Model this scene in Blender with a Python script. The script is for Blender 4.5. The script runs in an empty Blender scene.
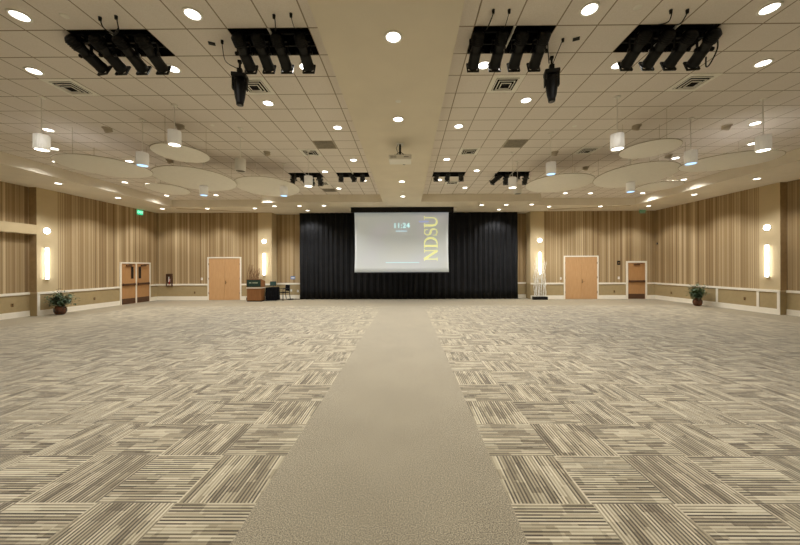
import bpy, bmesh, math, random
from mathutils import Vector, Matrix
random.seed(7)
PI = math.pi
C = bpy.context.scene.collection
SC = bpy.context.scene

# ------------------------------------------------------------------ camera
CAM_H = 1.90
cd = bpy.data.cameras.new('camera'); cam = bpy.data.objects.new('camera', cd); C.objects.link(cam)
cd.sensor_fit = 'HORIZONTAL'; cd.sensor_width = 36.0; cd.lens = 319.0 * 36.0 / 800.0
cd.shift_x = (400 - 404.5) / 800.0; cd.shift_y = (267.0 - 272.5) / 800.0
cd.clip_start = 0.05; cd.clip_end = 200
psi, rho = math.radians(.45), math.radians(.2)
Fw = Vector((-math.sin(psi), math.cos(psi), 0)); Rw = Vector((math.cos(psi), math.sin(psi), 0)); Uw = Vector((0, 0, 1))
r_ = Rw * math.cos(rho) - Uw * math.sin(rho); u_ = Uw * math.cos(rho) + Rw * math.sin(rho)
M3 = Matrix((r_, u_, -Fw)).transposed()
cam.matrix_world = Matrix.Translation((0, 0, CAM_H)) @ M3.to_4x4()
SC.camera = cam

# ------------------------------------------------------------------ world, light levels, exposure
SC.view_settings.view_transform = 'Standard'; SC.view_settings.look = 'None'
SC.view_settings.gamma = 1.0; SC.view_settings.use_curve_mapping = False
SC.view_settings.exposure = 0.15
w = bpy.data.worlds.new('world'); SC.world = w; w.use_nodes = True
w.node_tree.nodes['Background'].inputs[0].default_value = (0.9, 0.85, 0.75, 1)
w.node_tree.nodes['Background'].inputs[1].default_value = 0.02
SC.cycles.max_bounces = 8; SC.cycles.diffuse_bounces = 6; SC.cycles.glossy_bounces = 3
SC.cycles.sample_clamp_indirect = 6.0
FAR_K = 1.55              # the lamps over the far half burn brighter
DOWN_W = 140.0            # watts of one downlight
LENS_E = 7.0             # glow of a downlight lens
SCONCE_E = 13.0
WARM = (1.0, 0.975, 0.94)
BLUE = (0.45, 0.70, 1.0)

# ------------------------------------------------------------------ room numbers
S, T = 5.12, 5.49        # soffit / tile ceiling heights
YB = 18.65               # far wall
XL, XR = -14.7, 14.4
RL, RR = -15.0, 14.65    # recessed side walls nearer the camera
YREAR = -8.0
LIPL, LIPR = -12.45, 12.0
BHL, BHR = -1.19, 0.71   # central bulkhead
TS = 0.61

# ------------------------------------------------------------------ materials
def lin(c):
    return tuple(((v / 255) / 12.92 if v / 255 <= .04045 else ((v / 255 + .055) / 1.055) ** 2.4) for v in c) + (1.0,)

def new_mat(name):
    m = bpy.data.materials.new(name); m.use_nodes = True
    nt = m.node_tree; b = nt.nodes['Principled BSDF']
    return m, nt, b

class G:
    """small helper for procedural node graphs"""
    def __init__(s, nt): s.nt = nt
    def node(s, t, **k):
        n = s.nt.nodes.new(t)
        for a, v in k.items(): setattr(n, a, v)
        return n
    def put(s, sock, v):
        if hasattr(v, 'links') or hasattr(v, 'is_linked'): s.nt.links.new(v, sock)
        else: sock.default_value = v
    def m(s, op, a, b=0.0, c=0.0):
        n = s.node('ShaderNodeMath', operation=op)
        s.put(n.inputs[0], a); s.put(n.inputs[1], b); s.put(n.inputs[2], c)
        return n.outputs[0]
    def xyz(s):
        tc = s.node('ShaderNodeTexCoord'); sp = s.node('ShaderNodeSeparateXYZ')
        s.nt.links.new(tc.outputs['Object'], sp.inputs[0])
        return tc.outputs['Object'], sp.outputs[0], sp.outputs[1], sp.outputs[2]
    def vec(s, a, b, c):
        n = s.node('ShaderNodeCombineXYZ')
        for i, v in enumerate((a, b, c)): s.put(n.inputs[i], v)
        return n.outputs[0]
    def white(s, v):
        n = s.node('ShaderNodeTexWhiteNoise', noise_dimensions='3D'); s.nt.links.new(v, n.inputs['Vector'])
        return n.outputs['Value']
    def noise(s, v, scale, detail=2.0, rough=.5):
        n = s.node('ShaderNodeTexNoise'); 
        if v is not None: s.nt.links.new(v, n.inputs['Vector'])
        n.inputs['Scale'].default_value = scale; n.inputs['Detail'].default_value = detail; n.inputs['Roughness'].default_value = rough
        return n.outputs['Fac']
    def ramp(s, f, stops, interp='LINEAR'):
        n = s.node('ShaderNodeValToRGB'); cr = n.color_ramp; cr.interpolation = interp
        while len(cr.elements) < len(stops): cr.elements.new(.5)
        for e, (p, c) in zip(cr.elements, stops): e.position = p; e.color = lin(c)
        s.put(n.inputs[0], f); return n.outputs[0]
    def mix(s, f, a, b, mode='MIX'):
        n = s.node('ShaderNodeMix', data_type='RGBA', blend_type=mode)
        s.put(n.inputs[0], f); s.put(n.inputs[6], a); s.put(n.inputs[7], b)
        return n.outputs[2]
    def bump(s, bsdf, h, strength=.2, dist=.01):
        n = s.node('ShaderNodeBump'); n.inputs['Strength'].default_value = strength; n.inputs['Distance'].default_value = dist
        s.put(n.inputs['Height'], h); s.nt.links.new(n.outputs[0], bsdf.inputs['Normal'])

def plain(name, c, rough=.6, metal=0.0, var=.06, scale=8.0, spec=.3, coat=0.0):
    m, nt, b = new_mat(name); g = G(nt); o, x, y, z = g.xyz()
    c2 = tuple(min(255, v * (1 + var)) for v in c); c1 = tuple(v * (1 - var) for v in c)
    nt.links.new(g.ramp(g.noise(o, scale, 3), [(.3, c1), (.7, c2)]), b.inputs['Base Color'])
    b.inputs['Roughness'].default_value = rough; b.inputs['Metallic'].default_value = metal
    b.inputs['Specular IOR Level'].default_value = spec; b.inputs['Coat Weight'].default_value = coat
    return m

def emit(name, c, strength, base=(240, 240, 235)):
    m, nt, b = new_mat(name)
    b.inputs['Base Color'].default_value = lin(base)
    b.inputs['Emission Color'].default_value = tuple(c) + (1.0,); b.inputs['Emission Strength'].default_value = strength
    b.inputs['Roughness'].default_value = .5
    return m

def tile_mat(name, x0, y0):
    m, nt, b = new_mat(name); g = G(nt); o, x, y, z = g.xyz()
    def line(v, v0, wd):
        f = g.m('SUBTRACT', g.m('FRACT', g.m('ADD', g.m('DIVIDE', g.m('SUBTRACT', v, v0), TS), .5)), .5)
        return g.m('LESS_THAN', g.m('MULTIPLY', g.m('ABSOLUTE', f), TS), wd)
    bar = g.m('MAXIMUM', line(x, x0, .0105), line(y, y0, .0105))
    tid = g.vec(g.m('FLOOR', g.m('DIVIDE', g.m('SUBTRACT', x, x0), TS)), g.m('FLOOR', g.m('DIVIDE', g.m('SUBTRACT', y, y0), TS)), 0.0)
    base = g.ramp(g.noise(o, 60, 4, .7), [(.3, (228, 221, 214)), (.65, (238, 232, 227))])
    base = g.mix(g.m('MULTIPLY', g.white(tid), .12), base, lin((216, 208, 200)))
    nt.links.new(g.mix(bar, base, lin((156, 144, 128))), b.inputs['Base Color'])  # grid lines coloured darker to stand for the shadow in the tile reveal gaps
    b.inputs['Roughness'].default_value = .9; b.inputs['Specular IOR Level'].default_value = .1
    return m

def stripe_mat(name, axis):
    m, nt, b = new_mat(name); g = G(nt); o, x, y, z = g.xyz()
    s = x if axis == 'x' else y
    a = g.white(g.vec(g.m('FLOOR', g.m('DIVIDE', s, .042)), 3.0, 1.0))
    c = g.white(g.vec(g.m('FLOOR', g.m('DIVIDE', g.m('ADD', s, .03), .135)), 9.0, 4.0))
    d = g.noise(g.vec(g.m('MULTIPLY', s, 1.0), 0.0, g.m('MULTIPLY', z, .02)), 1.3, 2)
    f = g.m('ADD', g.m('ADD', g.m('MULTIPLY', a, .55), g.m('MULTIPLY', c, .34)), g.m('MULTIPLY', d, .22))
    grain = g.noise(g.vec(g.m('MULTIPLY', s, 60), 0.0, g.m('MULTIPLY', z, 1.5)), 3, 3)
    f = g.m('ADD', f, g.m('MULTIPLY', g.m('SUBTRACT', grain, .5), .15))
    col = g.ramp(f, [(.12, (130, 107, 76)), (.38, (150, 127, 92)), (.68, (170, 148, 112)), (.95, (202, 182, 146))])
    nt.links.new(col, b.inputs['Base Color']); b.inputs['Roughness'].default_value = .75
    b.inputs['Specular IOR Level'].default_value = .2
    return m

def carpet_tiles(name, x0, sgn):
    m, nt, b = new_mat(name); g = G(nt); o, x, y, z = g.xyz(); TC = .65
    X = g.m('DIVIDE', g.m('MULTIPLY', g.m('SUBTRACT', x, x0), sgn), TC)
    Y = g.m('DIVIDE', g.m('SUBTRACT', y, 2.563), TC)
    i = g.m('FLOOR', X); j = g.m('FLOOR', Y); fx = g.m('FRACT', X); fy = g.m('FRACT', Y)
    p = g.m('FLOORED_MODULO', g.m('ADD', i, j), 2.0)       # 0: stripes run in depth, 1: across
    def lerp(a, c): return g.m('ADD', g.m('MULTIPLY', a, g.m('SUBTRACT', 1.0, p)), g.m('MULTIPLY', c, p))
    u = lerp(fx, fy); v = lerp(fy, fx)
    def cells(n, seg, seed):
        k = g.m('FLOOR', g.m('MULTIPLY', u, n))
        off = g.white(g.vec(g.m('ADD', k, g.m('MULTIPLY', i, 57.0)), g.m('MULTIPLY', j, 3.1), seed))
        sg = g.m('FLOOR', g.m('ADD', g.m('MULTIPLY', v, seg), off))
        return g.white(g.vec(g.m('ADD', k, g.m('MULTIPLY', i, 57.0)), g.m('ADD', sg, g.m('MULTIPLY', j, 13.0)), seed + 5.0))
    # paired fine lines over broader blocks of tone
    fine = cells(42.0, 1.2, 1.0); mid = cells(21.0, 2.2, 2.0); broad = cells(6.0, 2.2, 3.0)
    f = g.m('ADD', g.m('ADD', g.m('MULTIPLY', fine, .32), g.m('MULTIPLY', mid, .28)), g.m('MULTIPLY', broad, .32))
    alt = g.m('FLOORED_MODULO', g.m('FLOOR', g.m('MULTIPLY', u, 42.0)), 2.0)
    f = g.m('ADD', f, g.m('MULTIPLY', g.m('SUBTRACT', alt, .5), .40))
    pile = g.noise(o, 260, 2, .7)
    f = g.m('ADD', f, g.m('MULTIPLY', g.m('SUBTRACT', pile, .5), .35))
    col = g.ramp(f, [(.16, (74, 64, 47)), (.36, (120, 109, 85)), (.52, (154, 143, 116)), (.70, (187, 177, 149)), (.95, (208, 199, 172))])
    seam = g.m('LESS_THAN', g.m('MINIMUM', g.m('MINIMUM', fx, fy), g.m('SUBTRACT', 1.0, g.m('MAXIMUM', fx, fy))), .006)
    nt.links.new(g.mix(g.m('MULTIPLY', seam, .3), col, lin((190, 180, 155))), b.inputs['Base Color'])
    b.inputs['Roughness'].default_value = .95; b.inputs['Specular IOR Level'].default_value = .1
    b.inputs['Sheen Weight'].default_value = .55
    g.bump(b, pile, .3, .004)
    return m

def carpet_plain(name, c1, c2, c3):
    m, nt, b = new_mat(name); g = G(nt); o, x, y, z = g.xyz()
    n1 = g.noise(o, 100, 3, 1.0); n2 = g.noise(o, 1.2, 3)
    f = g.m('ADD', n1, g.m('MULTIPLY', g.m('SUBTRACT', n2, .5), .05))
    nt.links.new(g.ramp(f, [(.40, c1), (.5, c2), (.60, c3)]), b.inputs['Base Color'])
    b.inputs['Roughness'].default_value = .95; b.inputs['Specular IOR Level'].default_value = .1
    b.inputs['Sheen Weight'].default_value = .55
    g.bump(b, n1, .35, .004)
    return m

def wood_mat(name, c1, c2, sc=1.0):
    m, nt, b = new_mat(name); g = G(nt); o, x, y, z = g.xyz()
    f = g.noise(g.vec(g.m('MULTIPLY', x, 14 * sc), g.m('MULTIPLY', y, 14 * sc), g.m('MULTIPLY', z, 1.1)), 2.2, 4, .6)
    nt.links.new(g.ramp(f, [(.25, c1), (.75, c2)]), b.inputs['Base Color'])
    b.inputs['Roughness'].default_value = .42; b.inputs['Specular IOR Level'].default_value = .4
    return m

MT = {}
MT['tileL'] = tile_mat('acoustic tile left', -1.47, 4.77)
MT['tileR'] = tile_mat('acoustic tile right', 1.02, 4.77)
MT['soffit'] = plain('painted soffit', (230, 222, 206), .9, var=.015, scale=1.5, spec=.1)
MT['plenum'] = plain('dark plenum', (22, 21, 22), .9)
MT['stripeX'] = stripe_mat('striped wallcovering far', 'x')
MT['stripeY'] = stripe_mat('striped wallcovering side', 'y')
MT['tan'] = plain('tan wainscot', (168, 150, 112), .8, var=.02, spec=.15)
MT['pilaster'] = plain('cream pilaster', (198, 180, 144), .85, var=.015, scale=2, spec=.15)
MT['return'] = plain('brown return', (170, 146, 108), .85, var=.04, spec=.15)
MT['trim'] = plain('white trim', (236, 230, 214), .5, var=.01)
MT['carpetL'] = carpet_tiles('carpet tiles left', -1.22, -1.0)
MT['carpetR'] = carpet_tiles('carpet tiles right', .825, 1.0)
MT['aisle'] = carpet_plain('aisle carpet', (82, 73, 56), (138, 128, 105), (192, 182, 156))
MT['border'] = carpet_plain('border carpet', (112, 101, 76), (134, 122, 94), (156, 143, 112))
MT['oak'] = wood_mat('honey oak veneer', (186, 144, 98), (202, 162, 116))
MT['oak_exit'] = wood_mat('exit door oak', (170, 126, 80), (188, 144, 96))
MT['oak_dark'] = wood_mat('dark oak', (118, 78, 44), (148, 102, 62), 2)
MT['black'] = plain('black metal', (13, 13, 14), .5, 0, spec=.3)
MT['blackfab'] = plain('black fabric', (17, 17, 19), .9, var=.2, spec=.1)
MT['curtain'] = plain('black velour', (20, 21, 24), .75, var=.15, scale=3, spec=.25)
MT['white'] = plain('white enamel', (243, 241, 234), .45, var=.01)
MT['disc'] = plain('white acoustic disc', (248, 245, 238), .7, var=.01, spec=.2)
MT['grey'] = plain('grey metal', (120, 116, 108), .4, .6)
MT['grille'] = plain('grille grey', (182, 172, 154), .8)
MT['brass'] = plain('aged brass', (140, 112, 74), .4, .3)
MT['bronze'] = plain('bronze frame', (92, 66, 48), .45, .2)
MT['red'] = plain('red enamel', (170, 40, 34), .3)
MT['glass_dark'] = plain('dark glass', (26, 28, 30), .08, spec=.6)
MT['glaze'] = plain('brown glazed clay', (78, 44, 27), .22, var=.5, scale=5, spec=.5, coat=.4)
MT['leaf'] = plain('leaf green', (64, 84, 52), .5, var=.35, scale=9)
MT['leaf2'] = plain('grey leaf green', (96, 112, 92), .5, var=.35, scale=9)
MT['stem'] = plain('stem brown', (82, 62, 42), .8)
MT['birch'] = plain('birch twig', (232, 226, 208), .7, var=.2, scale=14)
MT['twig'] = plain('brown twig', (120, 90, 60), .8, var=.2)
MT['soil'] = plain('soil', (48, 36, 26), .95)
MT['lens'] = emit('downlight lens', (1.0, .95, .84), LENS_E)
MT['shade'] = emit('glowing white drum', (1.0, .93, .8), .10, (243, 241, 234))
MT['lensoff'] = plain('lens unlit', (90, 84, 74), .4)
MT['pend_warm'] = emit('pendant lens warm', (1.0, .92, .78), 7.0)
MT['pend_blue'] = emit('pendant lens blue', (.34, .62, 1.0), 1.9, (60, 110, 200))
MT['sconce'] = emit('sconce glass', (1.0, .985, .95), SCONCE_E)
MT['exit'] = emit('exit green', (.03, .62, .30), 1.1, (20, 120, 70))
MT['exit_dim'] = emit('exit green dim', (.05, .45, .2), .35, (60, 130, 80))
MT['exit_white'] = emit('exit letters', (.75, 1.0, .85), 1.2)
MT['sign_green'] = plain('dark green sign', (34, 56, 48), .5)
MT['sign_text'] = plain('pale lettering', (168, 176, 150), .6)
MT['blue'] = plain('blue paper', (100, 130, 178), .6)
MT['monitor'] = emit('monitor glow', (.06, .14, .11), .2, (22, 36, 32))
MT['clear'] = plain('clear acrylic', (150, 170, 150), .2)

# ------------------------------------------------------------------ mesh building helpers
class MB:
    def __init__(s): s.bm = bmesh.new(); s.mats = []
    def mi(s, m):
        m = MT[m] if isinstance(m, str) else m
        if m not in s.mats: s.mats.append(m)
        return s.mats.index(m)
    def _f(s, faces, m):
        k = s.mi(m)
        for f in faces: f.material_index = k
    def quad(s, pts, m):
        f = s.bm.faces.new([s.bm.verts.new(p) for p in pts]); s._f([f], m); return f
    def box(s, x0, x1, y0, y1, z0, z1, m, bevel=0.0):
        x0, x1 = sorted((x0, x1)); y0, y1 = sorted((y0, y1)); z0, z1 = sorted((z0, z1))
        r = bmesh.ops.create_cube(s.bm, size=1.0)
        for v in r['verts']:
            v.co = Vector(((x0 + x1) / 2 + v.co.x * (x1 - x0), (y0 + y1) / 2 + v.co.y * (y1 - y0), (z0 + z1) / 2 + v.co.z * (z1 - z0)))
        fs = list({f for v in r['verts'] for f in v.link_faces})
        s._f(fs, m)
        if bevel > 0:
            es = list({e for v in r['verts'] for e in v.link_edges})
            rr = bmesh.ops.bevel(s.bm, geom=es, offset=bevel, segments=2, affect='EDGES', profile=.7)
            s._f(rr['faces'], m)
        return fs
    def tube(s, pts, r, m, n=8, caps=True):
        pts = [Vector(p) for p in pts]; rr = r if isinstance(r, (list, tuple)) else [r] * len(pts)
        rings = []
        prev = None
        for i, p in enumerate(pts):
            d = (pts[min(i + 1, len(pts) - 1)] - pts[max(i - 1, 0)]).normalized()
            if prev is None: a = d.orthogonal().normalized()
            else:
                a = prev - d * prev.dot(d)
                a = a.normalized() if a.length > 1e-6 else d.orthogonal().normalized()
            prev = a; b = d.cross(a)
            rings.append([s.bm.verts.new(p + (a * math.cos(2 * PI * k / n) + b * math.sin(2 * PI * k / n)) * rr[i]) for k in range(n)])
        fs = []
        for i in range(len(rings) - 1):
            for k in range(n):
                fs.append(s.bm.faces.new((rings[i][k], rings[i][(k + 1) % n], rings[i + 1][(k + 1) % n], rings[i + 1][k])))
        for f in fs: f.smooth = n > 6
        if caps:
            fs.append(s.bm.faces.new(list(reversed(rings[0])))); fs.append(s.bm.faces.new(rings[-1]))
        s._f(fs, m); return fs
    def lathe(s, prof, m, n=32, c=(0, 0, 0), mat=None, closed=False):
        """prof: list of (radius, z)"""
        rings = []
        for (r, z) in prof:
            if r < 1e-5: rings.append([s.bm.verts.new(Vector(c) + Vector((0, 0, z)))])
            else: rings.append([s.bm.verts.new(Vector(c) + Vector((r * math.cos(2 * PI * k / n), r * math.sin(2 * PI * k / n), z))) for k in range(n)])
        fs = []
        pairs = list(zip(rings, rings[1:])) + ([(rings[-1], rings[0])] if closed else [])
        for A, B in pairs:
            for k in range(n):
                a0, a1 = A[k % len(A)], A[(k + 1) % len(A)]; b0, b1 = B[k % len(B)], B[(k + 1) % len(B)]
                vs = []
                for v in (a0, a1, b1, b0):
                    if v not in vs: vs.append(v)
                if len(vs) >= 3: fs.append(s.bm.faces.new(vs))
        for f in fs: f.smooth = True
        if mat is not None:
            for v in {v for R in rings for v in R}: v.co = mat @ v.co
        s._f(fs, m); return fs
    def transform(s, M):
        for v in s.bm.verts: v.co = M @ v.co
    def build(s, name, parent=None, loc=None):
        bmesh.ops.recalc_face_normals(s.bm, faces=s.bm.faces[:])
        me = bpy.data.meshes.new(name); s.bm.to_mesh(me); s.bm.free()
        for m in s.mats: me.materials.append(m)
        o = bpy.data.objects.new(name, me); C.objects.link(o)
        if parent: o.parent = parent
        if loc: o.location = loc
        return o

def tag(o, label, cat, group=None, kind=None):
    o['label'] = label; o['category'] = cat
    if group: o['group'] = group
    if kind: o['kind'] = kind
    return o
def thing(name, label, cat, loc=(0, 0, 0), rz=0, group=None):
    o = bpy.data.objects.new(name, None); C.objects.link(o); o.empty_display_size = .1
    o.location = loc; o.rotation_euler = (0, 0, rz)
    return tag(o, label, cat, group)
def copy_tree(o, parent=None):
    c = o.copy(); C.objects.link(c)
    if parent: c.parent = parent
    for ch in [k for k in bpy.data.objects if k.parent == o]: copy_tree(ch, c)
    return c
def place(proto, used, loc, rz, label, group=None):
    o = proto if not used else copy_tree(proto)
    o.location = loc; o.rotation_euler = (0, 0, rz) if not isinstance(rz, tuple) else rz
    o['label'] = label
    if group: o['group'] = group
    return o
def struct(o, label=None):
    o['kind'] = 'structure'
    if label: o['label'] = label
    return o
def spot(parent, loc, power, size=2.15, blend=.55, color=WARM, radius=.09, rot=(0, 0, 0)):
    d = bpy.data.lights.new('lamp', 'SPOT'); d.energy = power; d.spot_size = size; d.spot_blend = blend
    d.color = color; d.shadow_soft_size = radius
    o = bpy.data.objects.new('lamp', d); C.objects.link(o); o.parent = parent; o.location = loc; o.rotation_euler = rot
    return o
ORD = ['first', 'second', 'third', 'fourth', 'fifth', 'sixth', 'seventh', 'eighth', 'ninth', 'tenth', 'eleventh', 'twelfth']

# ------------------------------------------------------------------ floor
m = MB()
FX0, FX1, FY0, FY1 = -13.05, 12.95, YREAR + 1, 15.6      # patterned area
def fl(x0, x1, y0, y1, mat, z=0): m.quad([(x0, y0, z), (x1, y0, z), (x1, y1, z), (x0, y1, z)], mat)
fl(FX0, -1.22, FY0, FY1, 'carpetL'); fl(.825, FX1, FY0, FY1, 'carpetR'); fl(-1.22, .825, FY0, FY1, 'aisle')
fl(-15.2, FX0, YREAR, 20, 'border'); fl(FX1, 14.9, YREAR, 20, 'border')
fl(FX0, FX1, FY1, 20, 'border'); fl(FX0, FX1, YREAR, FY0, 'border')
bmesh.ops.remove_doubles(m.bm, verts=m.bm.verts[:], dist=1e-4)
struct(m.build('floor'), 'striped beige carpet tiles with a plain tan aisle and border')

# ------------------------------------------------------------------ ceiling
m = MB()
OPEN = {('L', 0): (-2.69, -1.47, 4.77, 5.38), ('L', 1): (-5.13, -3.91, 4.77, 5.38), ('R', 0): (1.02, 2.24, 4.77, 5.38), ('R', 1): (3.46, 4.68, 4.77, 5.38),
        ('L', 2): (-2.69, -1.47, 12.09, 12.70), ('L', 3): (-4.52, -3.30, 12.09, 12.70), ('R', 2): (1.02, 2.24, 12.09, 12.70), ('R', 3): (3.46, 4.68, 12.09, 12.70)}
def field(xs, ys, holes, mat, ymax):
    xs = sorted(set(round(v, 3) for v in xs)); ys = sorted(set(round(v, 3) for v in ys))
    for a, b in zip(xs, xs[1:]):
        for c, d in zip(ys, ys[1:]):
            cx, cy = (a + b) / 2, (c + d) / 2
            if any(h[0] < cx < h[1] and h[2] < cy < h[3] for h in holes): continue
            if cy > ymax(cx): continue
            m.quad([(a, c, T), (b, c, T), (b, d, T), (a, d, T)], mat)
hl = [v for k, v in OPEN.items() if k[0] == 'L']; hr = [v for k, v in OPEN.items() if k[0] == 'R']
YM, YS = 15.75, 16.8
ymx = lambda x: YM if -7.2 < x < 6.6 else YS
ys = [YREAR, YM, YS] + [v for h in hl + hr for v in h[2:]]
field([LIPL, -7.2, BHL] + [v for h in hl for v in h[:2]], ys, hl, 'tileL', ymx)
field([BHR, 6.6, LIPR] + [v for h in hr for v in h[:2]], ys, hr, 'tileR', ymx)
for h in hl + hr:                                        # dark plenum above every opening
    a, b, c, d = h; Z = T + .75
    m.quad([(a, c, Z), (b, c, Z), (b, d, Z), (a, d, Z)], 'plenum')
    for p, q in (((a, c), (b, c)), ((b, c), (b, d)), ((b, d), (a, d)), ((a, d), (a, c))):
        m.quad([(p[0], p[1], T), (q[0], q[1], T), (q[0], q[1], Z), (p[0], p[1], Z)], 'plenum')
def sof(x0, x1, y0, y1): m.quad([(x0, y0, S), (x1, y0, S), (x1, y1, S), (x0, y1, S)], 'soffit')
def face(p, q): m.quad([(p[0], p[1], S), (q[0], q[1], S), (q[0], q[1], T), (p[0], p[1], T)], 'soffit')
sof(-15.2, LIPL, YREAR, 20); sof(LIPR, 14.9, YREAR, 20); sof(BHL, BHR, YREAR, YM)
sof(LIPL, -7.2, YS, 20); sof(6.6, LIPR, YS, 20); sof(-7.2, 6.6, YM, 20)
face((LIPL, YREAR), (LIPL, YS)); face((LIPL, YS), (-7.2, YS)); face((-7.2, YS), (-7.2, YM)); face((-7.2, YM), (BHL, YM)); face((BHL, YM), (BHL, YREAR))
face((BHR, YREAR), (BHR, YM)); face((BHR, YM), (6.6, YM)); face((6.6, YM), (6.6, YS)); face((6.6, YS), (LIPR, YS)); face((LIPR, YS), (LIPR, YREAR))
struct(m.build('ceiling'), 'tiled ceiling with cream soffits and a flat central bulkhead')
m = MB()                                                 # dark track slots in the soffit
n_ = 0
for p, q in (((-12.5, 17.2), (-8.85, 18.45)), ((8.0, 18.1), (11.85, 17.0))):
    m = MB(); d = (Vector(q) - Vector(p)).normalized(); n = Vector((-d.y, d.x)) * .03
    a, b = Vector(p), Vector(q)
    pts = [a - n, b - n, b + n, a + n]
    v0 = [m.bm.verts.new((v.x, v.y, S - .001)) for v in pts]; v1 = [m.bm.verts.new((v.x, v.y, S - .015)) for v in pts]
    fs = [m.bm.faces.new(v1)] + [m.bm.faces.new((v0[i], v0[(i + 1) % 4], v1[(i + 1) % 4], v1[i])) for i in range(4)]
    m._f(fs, 'return'); n_ += 1
    struct(m.build('trim_%d' % n_))

# ------------------------------------------------------------------ walls
RZ0, RZ1 = .86, .955      # chair rail
def wall_y(m, x0, x1, y, th, top=S, plain_top=None):      # wall facing -y
    m.box(x0, x1, y, y + th, .0, RZ0 + .03, 'tan'); m.box(x0, x1, y, y + th, RZ0 + .03, top, plain_top or 'stripeX')
def wall_x(m, x, th, y0, y1, top=S, plain_top=None):
    m.box(x, x + th, y0, y1, .0, RZ0 + .03, 'tan'); m.box(x, x + th, y0, y1, RZ0 + .03, top, plain_top or 'stripeY')
m = MB()
wall_y(m, -15.3, -8.73, YB, .8); wall_y(m, -8.73, -7.93, YB, .8, plain_top='pilaster')
wall_y(m, -7.93, 7.2, YB + .72, .08); wall_y(m, 7.2, 8.0, YB, .8, plain_top='pilaster'); wall_y(m, 8.0, 15.0, YB, .8)
struct(m.build('wall_back'), 'striped beige wall with tan wainscot and cream pilasters')
m = MB()
wall_x(m, XL, -.6, 13.32, YB); wall_x(m, XL, -.6, 12.55, 13.32, plain_top='pilaster'); wall_x(m, RL, -.3, YREAR, 12.55)
m.box(RL, XL, YREAR, 12.55, 3.25, 3.62, 'pilaster'); m.box(RL, XL, 12.548, 12.55, RZ1, S, 'return')
struct(m.build('wall_left'), 'striped beige side wall with a projecting header beam')
m = MB()
wall_x(m, XR, .5, 13.16, YB); wall_x(m, XR, .5, 12.42, 13.16, plain_top='pilaster'); wall_x(m, RR, .25, YREAR, 12.42)
m.box(XR, RR, 12.417, 12.42, RZ1, S, 'return')
struct(m.build('wall_right'), 'striped beige side wall with cream pilaster')
m = MB(); wall_y(m, -15.3, 15.0, YREAR - .2, .2); struct(m.build('wall_rear'))

# baseboards and chair rails, split per run so that doors interrupt them
def run_y(name, x0, x1, y):
    m = MB(); m.box(x0, x1, y - .02, y, 0, .2, 'trim'); m.box(x0, x1, y - .03, y, 0, .03, 'trim'); m.box(x0, x1, y - .012, y, .2, .22, 'trim')
    struct(m.build(name))
def rail_y(x0, x1, y):
    global n_; n_ += 1
    m = MB(); m.box(x0, x1, y - .03, y, RZ0, RZ1, 'trim', .004); struct(m.build('trim_%d' % n_))
def run_x(name, y0, y1, x, s):
    m = MB(); m.box(x, x + s * .02, y0, y1, 0, .2, 'trim'); m.box(x, x + s * .03, y0, y1, 0, .03, 'trim'); m.box(x, x + s * .012, y0, y1, .2, .22, 'trim')
    struct(m.build(name))
def rail_x(y0, y1, x, s):
    global n_; n_ += 1
    m = MB(); m.box(x, x + s * .03, y0, y1, RZ0, RZ1, 'trim', .004); struct(m.build('trim_%d' % n_))
BD1, BD2, ED = (-11.70, -9.72), (9.12, 11.12), (12.72, 13.92)   # door openings incl. frames
for a, b in ((XL, BD1[0]), (BD1[1], -7.93), (7.2, BD2[0]), (BD2[1], ED[0]), (ED[1], XR)):
    run_y('baseboard_back', a, b, YB); rail_y(a, b, YB)
for a, b in ((-7.93, -6.35), (6.5, 7.2)): run_y('baseboard_back', a, b, YB + .72); rail_y(a, b, YB + .72)
LD = (16.20, 18.12)
for a, b in ((12.55, LD[0]), (LD[1], YB - .03)): run_x('baseboard_left', a, b, XL, 1); rail_x(a, b, XL, 1)
run_x('baseboard_left', YREAR, 12.55, RL, 1); rail_x(YREAR, 12.55, RL, 1)
run_x('baseboard_right', 12.42, YB - .03, XR, -1); rail_x(12.42, YB - .03, XR, -1)
run_x('baseboard_right', YREAR, 12.42, RR, -1); rail_x(YREAR, 12.42, RR, -1)
for x, y, s in ((XL, 12.60, 1), (XR, 14.93, -1), (XR, 13.2, -1), (XR, 12.47, -1)):      # upright battens on the wainscot
    n_ += 1; m = MB(); m.box(x, x + s * .022, y - .045, y + .045, .2, RZ0, 'trim'); struct(m.build('trim_%d' % n_))

# ------------------------------------------------------------------ doors
def door_root(n, label):
    o = bpy.data.objects.new('door_%d' % n, None); C.objects.link(o); o['kind'] = 'structure'; o['label'] = label
    return o
def frame(m, w, h, t=.07, d=.05):
    m.box(-w / 2, -w / 2 + t, -d, 0, 0, h, 'trim', .006); m.box(w / 2 - t, w / 2, -d, 0, 0, h, 'trim', .006); m.box(-w / 2 + t, w / 2 - t, -d, 0, h - t, h, 'trim', .006)
def oak_double(n, xc, w, h, hinge):
    r = door_root(n, 'pair of flush honey oak doors in the far wall'); r.location = (xc, YB, 0)
    m = MB(); frame(m, w, h); m.build('door_frame', r)
    for s in (-1, 1):
        a, b = sorted((s * .004, s * (w / 2 - .075)))
        m = MB(); m.box(a, b, -.028, -.004, .01, h - .075, 'oak', .003); lf = m.build('door_leaf', r)
        m = MB()
        for z in (.35, 1.2, 2.05): m.box(s * (w / 2 - .085), s * (w / 2 - .065), -.056, -.03, z, z + .11, 'brass')
        m.build('hinge', lf)
    m = MB(); m.box(hinge - .03, hinge + .03, -.036, -.026, .93, 1.14, 'brass', .003)
    m.tube([(hinge, -.035, 1.04), (hinge, -.09, 1.04)], .012, 'brass'); m.tube([(hinge, -.09, 1.04), (hinge + (.12 if hinge > 0 else -.12), -.085, 1.04)], .011, 'brass')
    m.build('door_handle', r)
    return r
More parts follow.
